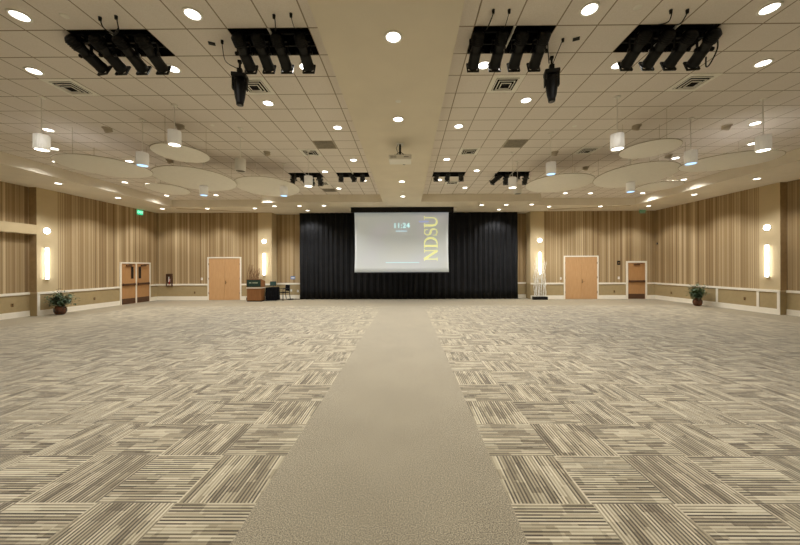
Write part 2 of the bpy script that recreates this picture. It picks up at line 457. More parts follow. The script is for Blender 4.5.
oak_double(1, sum(BD1) / 2, BD1[1] - BD1[0], 2.52, .07)
oak_double(2, sum(BD2) / 2, BD2[1] - BD2[0], 2.52, .07)
def exit_leaf(r, a, b, h, glass_side):
    m = MB(); m.box(a, b, -.028, -.004, .01, h, 'oak_exit', .003); lf = m.build('door_leaf', r)
    m = MB(); m.box(a + .02, b - .02, -.034, -.027, .02, .3, 'bronze'); m.build('kick_plate', lf)
    m = MB(); m.box(a + .03, b - .03, -.09, -.05, .98, 1.08, 'bronze', .01)
    for x in (a + .06, b - .1): m.box(x, x + .05, -.06, -.027, .96, 1.1, 'bronze', .004)
    m.build('panic_bar', lf)
    m = MB(); m.box((a + b) / 2 - .16, (a + b) / 2 + .16, -.09, -.027, h - .13, h - .06, 'bronze', .01)
    m.tube([((a + b) / 2, -.07, h - .04), ((a + b) / 2 + .25, -.14, h - .035), ((a + b) / 2 + .4, -.05, h - .03)], .01, 'bronze'); m.build('door_closer', lf)
    if glass_side:
        xc = b - .2 if glass_side > 0 else a + .2
        m = MB(); m.box(xc - .085, xc + .085, -.033, -.027, 1.32, 1.98, 'bronze'); m.box(xc - .06, xc + .06, -.036, -.030, 1.35, 1.95, 'glass_dark'); m.build('door_glass', lf)
r = door_root(3, 'single oak exit door with dark push bar in the far wall'); r.location = (sum(ED) / 2, YB, 0)
wD = ED[1] - ED[0]; m = MB(); frame(m, wD, 2.2, .1); m.build('door_frame', r); exit_leaf(r, -wD / 2 + .105, wD / 2 - .105, 2.09, 0)
r = door_root(4, 'pair of oak exit doors with push bars in the left wall'); r.location = (XL, sum(LD) / 2, 0); r.rotation_euler = (0, 0, PI / 2)
wD = LD[1] - LD[0]; m = MB(); frame(m, wD, 2.2, .07); m.box(-.035, .035, -.05, 0, 0, 2.13, 'trim', .004); m.build('door_frame', r)
exit_leaf(r, -wD / 2 + .075, -.04, 2.12, 1); exit_leaf(r, .04, wD / 2 - .075, 2.12, -1)

# ------------------------------------------------------------------ recessed downlights
def make_downlight():
    t = thing('downlight', 'x', 'ceiling light')
    m = MB(); m.lathe([(.128, 0.0), (.13, -.008), (.12, -.014), (.098, -.010), (.098, 0.0)], 'white', 28, closed=True); m.build('trim_ring', t)
    m = MB(); m.lathe([(0, -.009), (.06, -.009), (.098, -.005)], 'lens', 28); m.build('lens', t)
    spot(t, (0, 0, -.03), DOWN_W)
    return t
dl = make_downlight(); used = False
far_lamp = bpy.data.lights['lamp'].copy(); far_lamp.energy = DOWN_W * FAR_K
tile_l = [(-3.02, 4.49), (-5.49, 4.49), (-1.80, 5.69), (-4.21, 5.72), (-6.77, 5.75), (-3.02, 6.94), (-1.77, 8.18), (-9.29, 8.2), (-10.58, 9.49),
          (-1.78, 10.67), (-9.32, 10.65), (-11.8, 10.66), (-3.07, 11.94), (-1.77, 13.2), (-11.8, 13.26), (-11.0, 13.51), (-3.09, 14.5), (-11.9, 15.72), (-9.44, 15.71), (-6.9, 15.37)]
tile_r = [(2.56, 4.47), (5.07, 4.49), (1.38, 5.69), (3.78, 5.72), (6.32, 5.7), (2.58, 6.9), (1.33, 8.15), (8.78, 8.1), (10.16, 9.45), (1.34, 10.65),
          (8.93, 10.66), (2.61, 11.92), (1.35, 13.15), (11.5, 13.33), (2.64, 14.48), (10.16, 14.48), (7.76, 15.68), (9.02, 15.73), (11.57, 15.74)]
def rows(lst, tol=.5):
    ys = sorted(lst, key=lambda p: p[1]); out = []
    for p in ys:
        if out and p[1] - out[-1][0][1] < tol: out[-1].append(p)
        else: out.append([p])
    return out
for side, lst in (('left', tile_l), ('right', tile_r)):
    for ri, row in enumerate(rows(lst)):
        row.sort(key=lambda p: abs(p[0]))
        for ci, p in enumerate(row):
            pos = 'only one of its row' if len(row) == 1 else '%s out from central bulkhead' % ORD[ci]
            place(dl, used, (p[0], p[1], T), 0, 'lit round downlight in %s ceiling tiles, %s row from camera, %s' % (side, ORD[ri], pos), 'downlights in the tiled ceiling'); used = True
soff = [(-13.22, 12.0, 'left soffit, nearest the camera'), (-13.24, 14.53, 'left soffit, between two others'), (-13.3, 17.25, 'left soffit, in its far corner'),
        (-10.86, 17.28, 'far soffit, above the left oak door pair'), (-8.26, 17.28, 'far soffit, above the left pilaster'),
        (-6.95, 16.7, 'far soffit, just right of the left pilaster'), (-5.62, 16.67, 'far soffit, above left end of black curtain'), (-4.33, 16.62, 'far soffit, closest left of the screen'),
        (-5.61, 18.0, 'far soffit, tight against left end of curtain'), (3.9, 16.67, 'far soffit, closest right of the screen'), (5.17, 16.62, 'far soffit, second right of the screen'),
        (6.47, 16.58, 'far soffit, above right end of black curtain'), (5.19, 18.0, 'far soffit, tight against right part of curtain'), (7.63, 17.18, 'far soffit, above the right pilaster'),
        (10.39, 17.2, 'far soffit, above the right oak door pair'), (12.92, 17.15, 'right soffit, in its far corner'), (12.95, 14.47, 'right soffit, between two others'), (12.95, 11.9, 'right soffit, nearest the camera')]
for x, y, d in soff: place(dl, True, (x, y, S), 0, 'lit downlight in ' + d, 'downlights in the soffit')
for i, y in enumerate((4.46, 6.94, 12.0, 14.53)):
    place(dl, True, (-.18, y, S), 0, 'lit downlight in central bulkhead, %s from the camera' % ORD[i], 'downlights in the central bulkhead')
for o in list(bpy.data.objects):
    if o.type == 'LIGHT' and o.parent and o.parent.name.startswith('downlight') and o.parent.location.y > 9 \
            and not (8.5 < abs(o.parent.location.x) < 9.5 and o.parent.location.y < 11): o.data = far_lamp
wide_lamp = bpy.data.lights['lamp'].copy(); wide_lamp.energy = DOWN_W * .8; wide_lamp.spot_size = 2.7; wide_lamp.spot_blend = .8   # wide lamps that wash the soffit faces
for o in list(bpy.data.objects):
    if o.type == 'LIGHT' and o.parent and o.parent.location.z > S + .1 and abs(o.parent.location.x) > 11.2: o.data = wide_lamp
# unseen downlights added behind the camera as fill for the near hall
k = 0
for y in (2.0, -1.5, -5.0):
    for x in (-13.2, -8.0, -3.0, 2.6, 7.6, 12.9):
        z = S if (x < LIPL or x > LIPR or abs(x) < .5) else T
        k += 1
        place(dl, True, (x, y, z), 0, 'downlight over the near part of the hall, behind the camera', 'downlights behind the camera')

# ------------------------------------------------------------------ unlit gimbal lights, vents, grilles, sprinklers
def make_gimbal():
    t = thing('gimbal_light', 'x', 'ceiling light')
    m = MB(); m.lathe([(.105, 0), (.108, -.01), (.09, -.03), (.085, 0)], 'grille', 24, closed=True); m.build('trim_ring', t)
    m = MB(); R = Matrix.Rotation(math.radians(35), 4, 'X')
    m.lathe([(0, .03), (.082, .02), (.085, -.10), (.07, -.105), (.065, -.06), (0, -.055)], 'grille', 24, mat=R); m.build('lamp_head', t)
    m = MB(); m.lathe([(0, -.075), (.064, -.08)], 'lensoff', 24, mat=R); m.build('lens', t)
    return t
gm = make_gimbal()
gl = [(-7.68, 8.12, 'above the leftmost hanging disc'), (-5.71, 7.98, 'left of the ribbed pendant drum'), (-7.9, 10.56, 'above the largest left disc'), (-4.34, 9.88, 'above the shiny left disc'),
      (5.88, 8.19, 'right of the warm pendant drum'), (8.2, 8.22, 'above the rightmost hanging disc'), (4.65, 10.04, 'beside the pale blue pendant on the right'), (6.48, 11.58, 'behind the right overlapping discs'), (8.48, 10.38, 'next to the brightest downlight at right')]
for i, (x, y, d) in enumerate(gl): place(gm, i > 0, (x, y, T), 0, 'small unlit adjustable ceiling lamp ' + d, 'unlit gimbal lights')
def make_vent():
    t = thing('ceiling_vent', 'x', 'vent')
    m = MB(); h = .30
    m.box(-h, h, -h, h, -.006, 0, 'white'); m.build('vent_plate', t)
    m = MB(); m.box(-.215, .215, -.215, .215, -.0075, -.006, 'plenum'); m.build('duct_opening', t)
    for q, (a, z) in enumerate(((.21, -.010), (.155, -.020), (.10, -.030))):
        m = MB(); th = .015
        for s in (-1, 1):
            m.box(-a, a, s * a - s * th, s * a, z - .012, z, 'white'); m.box(s * a - s * th, s * a, -a + th, a - th, z - .012, z, 'white')
        m.build('vent_ring', t)
    return t
vt = make_vent()
vl = [(-6.66, 6.29, 'near left, beside the leftmost rig of spotlights'), (-3.0, 6.29, 'near left, below the hanging moving light'), (1.94, 6.29, 'near right, below the inner right spotlight rig'), (5.6, 6.29, 'near right, below the outer right spotlight rig'),
      (-3.0, 9.95, 'in the left tiles, halfway to the far wall'), (-3.6, 13.61, 'far left, between the two far rigs'), (1.94, 9.95, 'in the right tiles, halfway and close to the bulkhead'), (5.6, 9.95, 'right tiles, behind the pale blue pendant'), (1.94, 13.61, 'far right, beyond the inner far rig')]
for i, (x, y, d) in enumerate(vl): place(vt, i > 0, (x, y, T), 0, 'square ceiling air vent ' + d, 'square ceiling vents')
def make_grille():
    m = MB(); m.box(-.29, .29, -.29, .29, -.008, 0, 'grille')
    for k in range(9): m.box(-.27, .27, -.26 + k * .06, -.235 + k * .06, -.012, -.008, 'grey')
    o = m.build('return_grille'); return tag(o, 'x', 'vent')
gr = make_grille()
for i, (x, y, d) in enumerate([(-2.39, 9.33, 'left tiles, beside the central bulkhead'), (-3.6, 14.83, 'far left tiles, near the soffit'), (3.16, 9.33, 'right tiles, behind the inner right spotlights')]):
    place(gr, i > 0, (x, y, T), 0, 'flat grey return air grille in ' + d, 'return air grilles')
m = MB(); m.lathe([(0, -.004), (.052, -.004), (.056, 0)], 'white', 24); sp = tag(m.build('sprinkler_cap'), 'x', 'sprinkler')
for i, (x, y, z, d) in enumerate([(-4.86, 4.5, T, 'left tiles, before the outer left rig'), (3.21, 4.45, T, 'right tiles, before the outer right rig'), (-.16, 6.2, S, 'the central bulkhead'),
                                  (-4.9, 8.0, T, 'left tiles, by the ribbed pendant'), (4.3, 8.2, T, 'right tiles, by the pale blue pendant'), (-.18, 13.6, S, 'the far end of the bulkhead')]):
    place(sp, i > 0, (x, y, z), 0, 'flush round sprinkler cap in ' + d, 'sprinkler caps')
m = MB(); m.box(-.05, .05, -.035, .035, -.012, 0, 'black', .003); so = tag(m.build('ceiling_socket'), 'x', 'socket')
place(so, False, (-3.11, 5.08, T), .4, 'small black socket in ceiling tile beside inner left spotlight rig', 'ceiling sockets')
place(so, True, (2.68, 5.05, T), -.4, 'small black socket in ceiling tile beside inner right spotlight rig', 'ceiling sockets')

# ------------------------------------------------------------------ stage spotlights in the ceiling openings
def make_rig():
    t = thing('lighting_pipe', 'x', 'lighting rail')
    m = MB(); m.tube([(-.60, 0, .13), (.60, 0, .13)], .024, 'black', 10); m.build('pipe', t)
    m = MB(); m.box(-.60, .60, .13, .15, .02, .10, 'black'); m.build('cable_tray', t)
    m = MB(); m.box(-.014, .014, -.28, .33, .0, .03, 'white'); m.build('tee_bar', t)
    return t
def make_spot():
    # body axis +Y, tilted down later; pivot at the clamp on top
    t = thing('stage_spotlight', 'x', 'spotlight')
    P = math.radians(-24)
    R = Matrix.Translation((0, .0, -.14)) @ Matrix.Rotation(P, 4, 'X') @ Matrix.Rotation(-PI / 2, 4, 'X')   # z -> +y
    m = MB(); m.lathe([(0, -.27), (.055, -.268), (.085, -.24), (.088, -.10), (.075, -.06), (.078, .02)], 'black', 20, mat=R)
    for k in range(5): m.lathe([(.088, -.23 + k * .028), (.097, -.226 + k * .028), (.097, -.220 + k * .028), (.088, -.216 + k * .028)], 'black', 20, mat=R)
    m.build('lamp_housing', t)
    m = MB(); m.lathe([(.078, .0), (.090, .02), (.087, .05), (.087, .20), (.092, .21), (.092, .27), (.07, .27), (.065, .26)], 'black', 20, mat=R); m.build('barrel', t)
    m = MB(); m.lathe([(0, .245), (.067, .255)], 'glass_dark', 20, mat=R); m.build('lens', t)
    m = MB()
    for a, b in (((-.098, -.098), (.098, -.08)), ((-.098, .08), (.098, .098)), ((-.098, -.08), (-.08, .08)), ((.08, -.08), (.098, .08))):
        m.box(a[0], b[0], a[1], b[1], .27, .295, 'black')
    m.transform(R); m.build('gel_frame', t)
    m = MB(); m.box(-.105, -.092, -.02, .02, -.18, .02, 'black'); m.box(.092, .105, -.02, .02, -.18, .02, 'black'); m.box(-.105, .105, -.02, .02, .02, .032, 'black')
    for s in (-1, 1): m.lathe([(0, .0), (.03, .0), (.03, .025), (0, .025)], 'black', 12, mat=Matrix.Translation((s * .105, 0, -.16)) @ Matrix.Rotation(s * PI / 2, 4, 'Y'))
    m.build('yoke', t)
    m = MB(); m.box(-.018, .018, -.03, .03, .03, .13, 'black', .004); m.tube([(0, -.03, .08), (0, -.07, .08)], .008, 'grey', 6); m.build('pipe_clamp', t)
    m = MB(); m.tube([(.02, -.2, -.12), (.06, -.22, .0), (.05, -.1, .09), (.0, .0, .14)], .007, 'black', 6); m.build('power_cable', t)
    return t
rig = make_rig(); sl = make_spot()
NEAR = [('L', 1, 'outer left', (-5.10, -4.76, -4.40, -4.06), (-.20, -.05, -.02, .0)), ('L', 0, 'inner left', (-2.58, -2.28, -1.98, -1.62), (.03, .02, 0, .0)),
        ('R', 0, 'inner right', (1.10, 1.46, 1.77, 2.10), (0, 0, -.02, -.03)), ('R', 1, 'outer right', (3.62, 3.97, 4.32, 4.68), (0, 0, -.03, -.12))]
k = 0
for sd, ix, nm, xs, rz in NEAR:
    h = OPEN[(sd, ix)]
    place(rig, k > 0, ((h[0] + h[1]) / 2, 5.05, T), 0, 'black pipe holding the %s near rig of spotlights' % nm, 'near lighting pipes')
    for j, x in enumerate(xs):
        place(sl, k > 0, (x, 5.05, T - .03), rz[j], 'black stage spotlight, %s from left in the near %s rig' % (ORD[j], nm), 'near stage spotlights'); k += 1
FAR = [('L', 3, 'outer left', (-4.40, -4.0, -3.72, -3.38), (.5, -.15, .1, .1)), ('L', 2, 'inner left', (-2.55, -2.15, -1.72), (.2, -.3, .1)),
       ('R', 2, 'inner right', (1.18, 1.60, 2.10), (.1, 0, -.2)), ('R', 3, 'outer right', (3.50, 3.85, 4.25, 4.60), (.6, -.2, .1, -.2))]
for sd, ix, nm, xs, rz in FAR:
    h = OPEN[(sd, ix)]
    place(rig, True, ((h[0] + h[1]) / 2, 12.37, T), 0, 'black pipe holding the %s far rig of spotlights' % nm, 'far lighting pipes')
    for j, x in enumerate(xs):
        zo = .03 if 'outer' in nm else .12
        place(sl, True, (x, 12.37, T + .12 if 'inner' in nm else T - .03), rz[j], 'black stage spotlight, %s from left in the far %s rig' % (ORD[j], nm), 'far stage spotlights')

# cable drops before the near rigs
def cable(pts, label, r=.008):
    m = MB(); P = [Vector(p) for p in pts]; out = []
    for i in range(len(P) - 1):                      # Catmull-Rom
        p0, p1, p2, p3 = P[max(i - 1, 0)], P[i], P[i + 1], P[min(i + 2, len(P) - 1)]
        for s in range(6):
            t = s / 6; out.append(.5 * ((2 * p1) + (p2 - p0) * t + (2 * p0 - 5 * p1 + 4 * p2 - p3) * t * t + (-p0 + 3 * p1 - 3 * p2 + p3) * t ** 3))
    out.append(P[-1]); m.tube(out, r, 'black', 6)
    m.lathe([(0, 0), (.022, 0), (.018, -.05), (0, -.05)], 'black', 10, c=(P[0].x, P[0].y, P[0].z))
    return tag(m.build('ceiling_cable'), label, 'cable', 'cables hanging from the ceiling')
cable([(-4.38, 4.53, T), (-4.36, 4.55, T - .12), (-4.30, 4.62, T - .17), (-4.36, 4.75, T - .08), (-4.34, 4.9, T + .08)], 'black cable drop before the outer left rig, left one')
cable([(-4.13, 4.51, T), (-4.12, 4.52, T - .09), (-4.16, 4.58, T - .16), (-4.27, 4.64, T - .16), (-4.33, 4.78, T + .05)], 'black cable drop before the outer left rig, right hooked one')
cable([(-1.88, 4.52, T), (-1.87, 4.53, T - .06), (-1.90, 4.62, T - .10), (-1.97, 4.78, T - .04), (-1.98, 4.9, T + .1)], 'black cable drop before the inner left rig, left one')
cable([(-1.63, 4.50, T), (-1.63, 4.52, T - .05), (-1.64, 4.68, T - .07), (-1.65, 4.86, T + .08)], 'thin black cable drop before the inner left rig, right one', .005)
cable([(1.22, 4.47, T), (1.215, 4.5, T - .06), (1.18, 4.7, T - .10), (1.17, 4.92, T + .08)], 'black cable drop before the inner right rig, left one')
cable([(1.44, 4.47, T), (1.44, 4.5, T - .05), (1.44, 4.7, T - .08), (1.44, 4.9, T + .08)], 'thin black cable drop before the inner right rig, right one', .005)
cable([(3.71, 4.50, T), (3.72, 4.5, T - .06), (3.74, 4.6, T - .10), (3.74, 4.9, T + .08)], 'black cable drop before the outer right rig, left one')
cable([(3.94, 4.50, T), (3.94, 4.52, T - .06), (3.95, 4.65, T - .09), (3.95, 4.88, T + .08)], 'black cable drop before the outer right rig, right one')
cable([(4.66, 4.84, T + .05), (4.82, 4.98, T - .06), (4.98, 5.15, T - .12), (4.99, 5.28, T - .27), (4.85, 5.2, T - .36), (4.72, 5.06, T - .30)], 'black cable looping out beside the outermost right spotlight', .011)

# ------------------------------------------------------------------ hanging moving lights
def make_mover():
    t = thing('moving_head_light', 'x', 'stage light')
    m = MB(); m.tube([(0, 0, -.02), (0, 0, -.22)], .018, 'black', 8); m.box(-.03, .03, -.03, .03, -.04, 0, 'black', .005); m.box(-.04, .04, -.035, .035, -.24, -.14, 'black', .008); m.build('pipe_clamp', t)
    m = MB(); m.box(-.12, .12, -.09, .09, -.31, -.24, 'black', .02); m.build('base', t)
    for s in (-1, 1):
        m = MB(); m.box(s * .12, s * .098, -.04, .04, -.50, -.29, 'black', .008); m.build('yoke_arm', t)
    m = MB(); m.lathe([(0, -.30), (.065, -.31), (.09, -.36), (.095, -.50), (.078, -.64), (.06, -.71), (.055, -.76), (0, -.76)], 'black', 20)
    for k in range(4): m.lathe([(.091, -.37 - k * .03), (.097, -.375 - k * .03), (.091, -.38 - k * .03)], 'black', 20)
    m.build('lamp_head', t)
    m = MB(); m.lathe([(0, -.762), (.045, -.762)], 'glass_dark', 16); m.build('lens', t)
    return t
mv = make_mover()
place(mv, False, (-2.84, 5.42, T - .06), .2, 'black moving light hanging on its own beside inner left rig')
place(mv, True, (2.46, 5.42, T - .04), -.2, 'black moving light hanging on its own beside inner right rig')
cable([(-2.91, 5.02, T), (-2.92, 5.05, T - .1), (-2.95, 5.2, T - .22), (-2.84, 5.40, T - .22)], 'thin black cable curving to the left moving light', .006)
cable([(2.47, 5.05, T), (2.46, 5.1, T - .06), (2.44, 5.3, T - .2), (2.46, 5.40, T - .24)], 'thin black cable curving to the right moving light', .006)
cable([(2.22, 5.0, T + .04), (2.30, 5.2, T - .04), (2.40, 5.38, T - .18)], 'short black cable from inner right rig to the moving light', .008)

# ------------------------------------------------------------------ pendant drums
def make_pendant(mat, power, col, ribbed=True, stem=.78):
    t = thing('pendant_light', 'x', 'pendant lamp')
    m = MB(); shade = 'shade' if power else 'white'
    m.lathe([(.10, -.02), (.122, -.02), (.122, -.33), (.108, -.33)], shade, 48)
    if ribbed:
        for k in range(20):
            a = 2 * PI * k / 20; m.box(-.006, .006, -.004, .004, -.325, -.025, shade)
            for v in m.bm.verts[-8:]: v.co = Matrix.Rotation(a, 3, 'Z') @ (v.co + Vector((0, .123, 0)))
    m.lathe([(0, -.025), (.108, -.02)], 'white', 48)
    m.build('drum_shade', t)
    m = MB(); m.lathe([(0, -.325), (.109, -.325)], mat, 32); m.build('lens', t)
    m = MB(); m.tube([(0, 0, -.02), (0, 0, stem)], .009, 'white', 8); m.build('stem', t)
    m = MB(); m.lathe([(0, stem - .02), (.06, stem - .02), (.065, stem), (0, stem + .002)], 'white', 20); m.build('ceiling_canopy', t)
    if power: spot(t, (0, 0, -.36), power, 2.0, .8, col)
    return t
pw = make_pendant('pend_warm', 45, WARM); pb = make_pendant('pend_blue', 25, BLUE); po = make_pendant('lensoff', 0, WARM); ph = make_pendant('pend_warm', 45, WARM, True, .55)
us = {}
DT = T - .78
for pr, x, y, d in [(pw, -7.65, 6.63, 'warm lit white drum pendant, leftmost of all'), (pb, -6.41, 7.69, 'blue lit drum pendant in front of leftmost hanging disc'),
                    (po, -4.28, 8.18, 'unlit white drum pendant in the left half'), (pb, -6.96, 10.89, 'small blue lit drum pendant beyond largest left disc'),
                    (pw, -3.01, 9.75, 'warm lit drum pendant before far outer left rig'), (pb, -4.26, 11.03, 'small blue lit drum pendant under the shiny left disc'),
                    (pw, 4.46, 6.79, 'warm lit drum pendant in front of right upper disc'), (pb, 3.88, 8.61, 'pale blue lit drum pendant over the right inner disc'),
                    (pw, 3.33, 10.07, 'warm lit drum pendant before far outer right rig'), (po, 3.78, 10.91, 'unlit white drum pendant in the right half'),
                    (pb, 7.47, 10.71, 'small blue lit drum pendant beyond largest right disc'), (pb, 6.9, 7.8, 'bright blue lit drum pendant between right discs'),
                    (pw, 7.68, 6.93, 'warm lit white drum pendant, rightmost of all'), (ph, -5.12, 7.0, 'warm lit drum pendant above the left upper disc')]:
    o = place(pr, us.get(pr, False), (x, y, T - .55 if pr is ph else DT), 0, d, 'drum pendants'); us[pr] = True

# ------------------------------------------------------------------ hanging discs
def disc(x, y, r, tilt, H, label):
    z = CAM_H + H
    t = thing('ceiling_disc', label, 'ceiling panel', (x, y, z), 0, 'white discs hanging from the ceiling')
    R = Matrix.Rotation(math.radians(tilt), 4, 'X')
    m = MB(); m.lathe([(0, 0), (r - .01, 0), (r, .006), (r, .018), (r - .01, .022), (0, .022)], 'disc', 96, mat=R); m.build('panel', t)
    m = MB(); m.lathe([(r - .004, .004), (r + .005, .004), (r + .005, .020), (r - .004, .020)], 'grille', 96, mat=R, closed=True); m.build('edge_band', t)
    for k in range(3):
        a = PI / 6 + k * 2 * PI / 3; p = R @ Vector((r * .86 * math.cos(a), r * .86 * math.sin(a), .022))
        m = MB(); m.tube([p, (p.x, p.y, T - z)], .004, 'grille', 6); m.lathe([(0, 0), (.02, 0), (.012, .03), (0, .03)], 'grey', 10, c=(p.x, p.y, p.z)); m.build('hanging_rod', t)
disc(-8.52, 8.97, 1.05, -.3, 2.85, 'leftmost white disc hanging beside the left soffit')
disc(-5.65, 7.95, .62, -2.2, 2.85, 'small white disc nearest the camera in left half')
disc(-6.83, 10.3, 1.17, -4, 2.85, 'largest white disc in the middle of the left group')
disc(-8.69, 11.55, .68, -3.7, 2.85, 'small white disc at the far side of the left group')
disc(-4.95, 11.32, 1.09, -4.3, 2.85, 'shiny white disc of left group closest to the bulkhead')
disc(8.83, 8.85, 1.03, 2.2, 2.85, 'rightmost white disc hanging beside the right soffit')
disc(5.94, 7.86, .62, -1.3, 2.85, 'small white disc nearest the camera in right half')
disc(7.21, 10.16, 1.13, -4.8, 2.85, 'largest white disc in the middle of the right group')
disc(9.03, 11.5, .69, -1.1, 2.85, 'small brightly lit white disc at far side of right group')
disc(5.25, 11.06, 1.08, -2.4, 2.85, 'white disc of right group closest to the bulkhead')

# ------------------------------------------------------------------ wall sconces
def round_sconce(loc, rz, label):
    t = thing('round_sconce', label, 'wall light', loc, rz, 'round wall lamps on the pilasters')   # faces -y
    R = Matrix.Rotation(PI / 2, 4, 'X')
    m = MB(); m.lathe([(0, 0), (.125, 0), (.125, .03), (.115, .035)], 'white', 28, mat=R); m.build('backplate', t)
    m = MB(); m.lathe([(.115, .03), (.11, .055), (.075, .085), (0, .095)], 'sconce', 28, mat=R); m.build('glass_dome', t)
def bar_sconce(loc, rz, label):
    t = thing('linear_sconce', label, 'wall light', loc, rz, 'tall linear wall lamps on the pilasters')
    m = MB(); m.box(-.055, .055, -.02, 0, -.66, .66, 'white', .01); m.build('backplate', t)
    m = MB(); m.tube([(0, -.055, -.63), (0, -.055, .63)], .042, 'sconce', 16); m.build('tube_diffuser', t)
    m = MB()
    for z in (-.64, .64): m.box(-.05, .05, -.10, -.015, z - .015, z + .015, 'white', .005)
    m.build('end_caps', t)
for nm, x, y, rz in (('left side wall', XL, 12.88, PI / 2), ('right side wall', XR, 12.84, -PI / 2), ('far wall left of the curtain', -8.36, YB, 0), ('far wall right of the curtain', 7.73, YB, 0)):
    round_sconce((x, y, 3.42), rz, 'round glowing sconce on pilaster, ' + nm)
    bar_sconce((x, y, 2.09), rz, 'tall glowing bar sconce on pilaster, ' + nm)

# ------------------------------------------------------------------ stage curtain
m = MB(); n = 900; x0, x1, yc = -6.33, 6.5, YB + .14
cols = []
for i in range(n + 1):
    f = i / n; x = x0 + (x1 - x0) * f
    a = .045 * math.sin(x * 2 * PI / .33 + 2.2 * math.sin(x * 1.3)) + .012 * math.sin(x * 2 * PI / .13 + 2 * x) + .025 * math.sin(x * 2.3 + 1)
    cols.append([m.bm.verts.new((x + .01 * math.sin(z * 2 + x * 9), yc + a * (1.0 - .35 * z / 5.1) * (1 + .2 * math.sin(z * 1.3 + x)), z)) for z in (.015, .6, 1.6, 2.8, 4.0, S - .02)])
fs = []
for A, B in zip(cols, cols[1:]):
    for k in range(5): fs.append(m.bm.faces.new((A[k], B[k], B[k + 1], A[k + 1])))
for f in fs: f.smooth = True
m._f(fs, 'curtain')
cu = m.build('stage_curtain'); sm = cu.modifiers.new('thick', 'SOLIDIFY'); sm.thickness = .006
tag(cu, 'wide black pleated stage curtain covering the far alcove', 'curtain')

# ------------------------------------------------------------------ projection screen
def text_mesh(txt, size, mat, name, parent, loc, rot, ext=.003, sx=1.0):
    cu = bpy.data.curves.new('t', 'FONT'); cu.body = txt; cu.size = size; cu.extrude = ext; cu.space_character = 1.12; cu.align_x = 'CENTER'; cu.align_y = 'CENTER'
    o = bpy.data.objects.new('t', cu); C.objects.link(o)
    bpy.context.view_layer.update()
    me = bpy.data.meshes.new_from_object(o.evaluated_get(bpy.context.evaluated_depsgraph_get()))
    bpy.data.objects.remove(o); me.materials.clear(); me.materials.append(MT[mat] if isinstance(mat, str) else mat)
    q = bpy.data.objects.new(name, me); C.objects.link(q); q.parent = parent; q.location = loc; q.rotation_euler = rot; q.scale = (sx, 1, 1)
    return q
def proj_mat(name, c, e):
    return emit(name, lin(c)[:3], e, c)
YSc = 17.2; scr = thing('projection_screen', 'pulled-down projection screen showing a clock and tall lettering', 'projection screen', (-.29, YSc, 0))
W2, ZT, ZB = 2.54, 4.82, 1.62
m = MB(); m.box(-2.72, 2.80, -.09, .09, 4.84, 5.115, 'black', .01); m.build('housing', scr)
m = MB(); m.box(-2.80, -2.72, -.07, .07, 4.92, 5.08, 'white', .01); m.build('end_cap', scr)
m = MB(); m.box(2.80, 3.0, -.07, .07, 4.92, 5.08, 'white', .01); m.build('end_cap', scr)
mm, nt, b = new_mat('screen fabric'); g = G(nt); o_, x_, y_, z_ = g.xyz()
# projected picture: soft grey desktop image, faint panels
nz = g.noise(g.vec(x_, 0.0, z_), .55, 2); mixc = g.ramp(nz, [(.35, (176, 184, 178)), (.5, (170, 182, 184)), (.65, (178, 182, 194))])
panel = g.white(g.vec(g.m('FLOOR', g.m('MULTIPLY', x_, 1.7)), 0.0, g.m('FLOOR', g.m('MULTIPLY', z_, 1.4))))
mixc = g.mix(g.m('MULTIPLY', panel, .10), mixc, lin((200, 214, 212)))
nt.links.new(mixc, b.inputs['Emission Color']); b.inputs['Emission Strength'].default_value = .33
b.inputs['Base Color'].default_value = lin((206, 209, 210)); b.inputs['Roughness'].default_value = .8
m = MB(); n = 30
tp, bt = [], []
grid = []
for i in range(n + 1):
    f = i / n; row = []
    for k in range(13):
        g2 = k / 12; pull = .06 * math.sin(PI * g2) * (1 if f in (0, 1) else 1)
        x = -W2 + 2 * W2 * f; x *= 1 - .012 * math.sin(PI * g2)
        row.append(m.bm.verts.new((x, -.01 + .01 * math.sin(f * PI), ZB + (ZT + .03 - ZB) * g2)))
    grid.append(row)
fs = [m.bm.faces.new((grid[i][k], grid[i + 1][k], grid[i + 1][k + 1], grid[i][k + 1])) for i in range(n) for k in range(12)]
for f in fs: f.smooth = True
m._f(fs, mm); so_ = m.build('screen_fabric', scr); so_.modifiers.new('th', 'SOLIDIFY').thickness = .003
m = MB(); m.box(-W2 - .03, W2 + .03, -.03, .02, ZB - .05, ZB, 'black', .008); m.build('weight_bar', scr)
YF = -.025
yel = proj_mat('projected yellow', (234, 236, 156), .6); cya = proj_mat('projected cyan', (190, 245, 250), .9); pal = proj_mat('projected pale', (190, 214, 226), .6); lil = proj_mat('projected lilac', (170, 180, 225), .6)
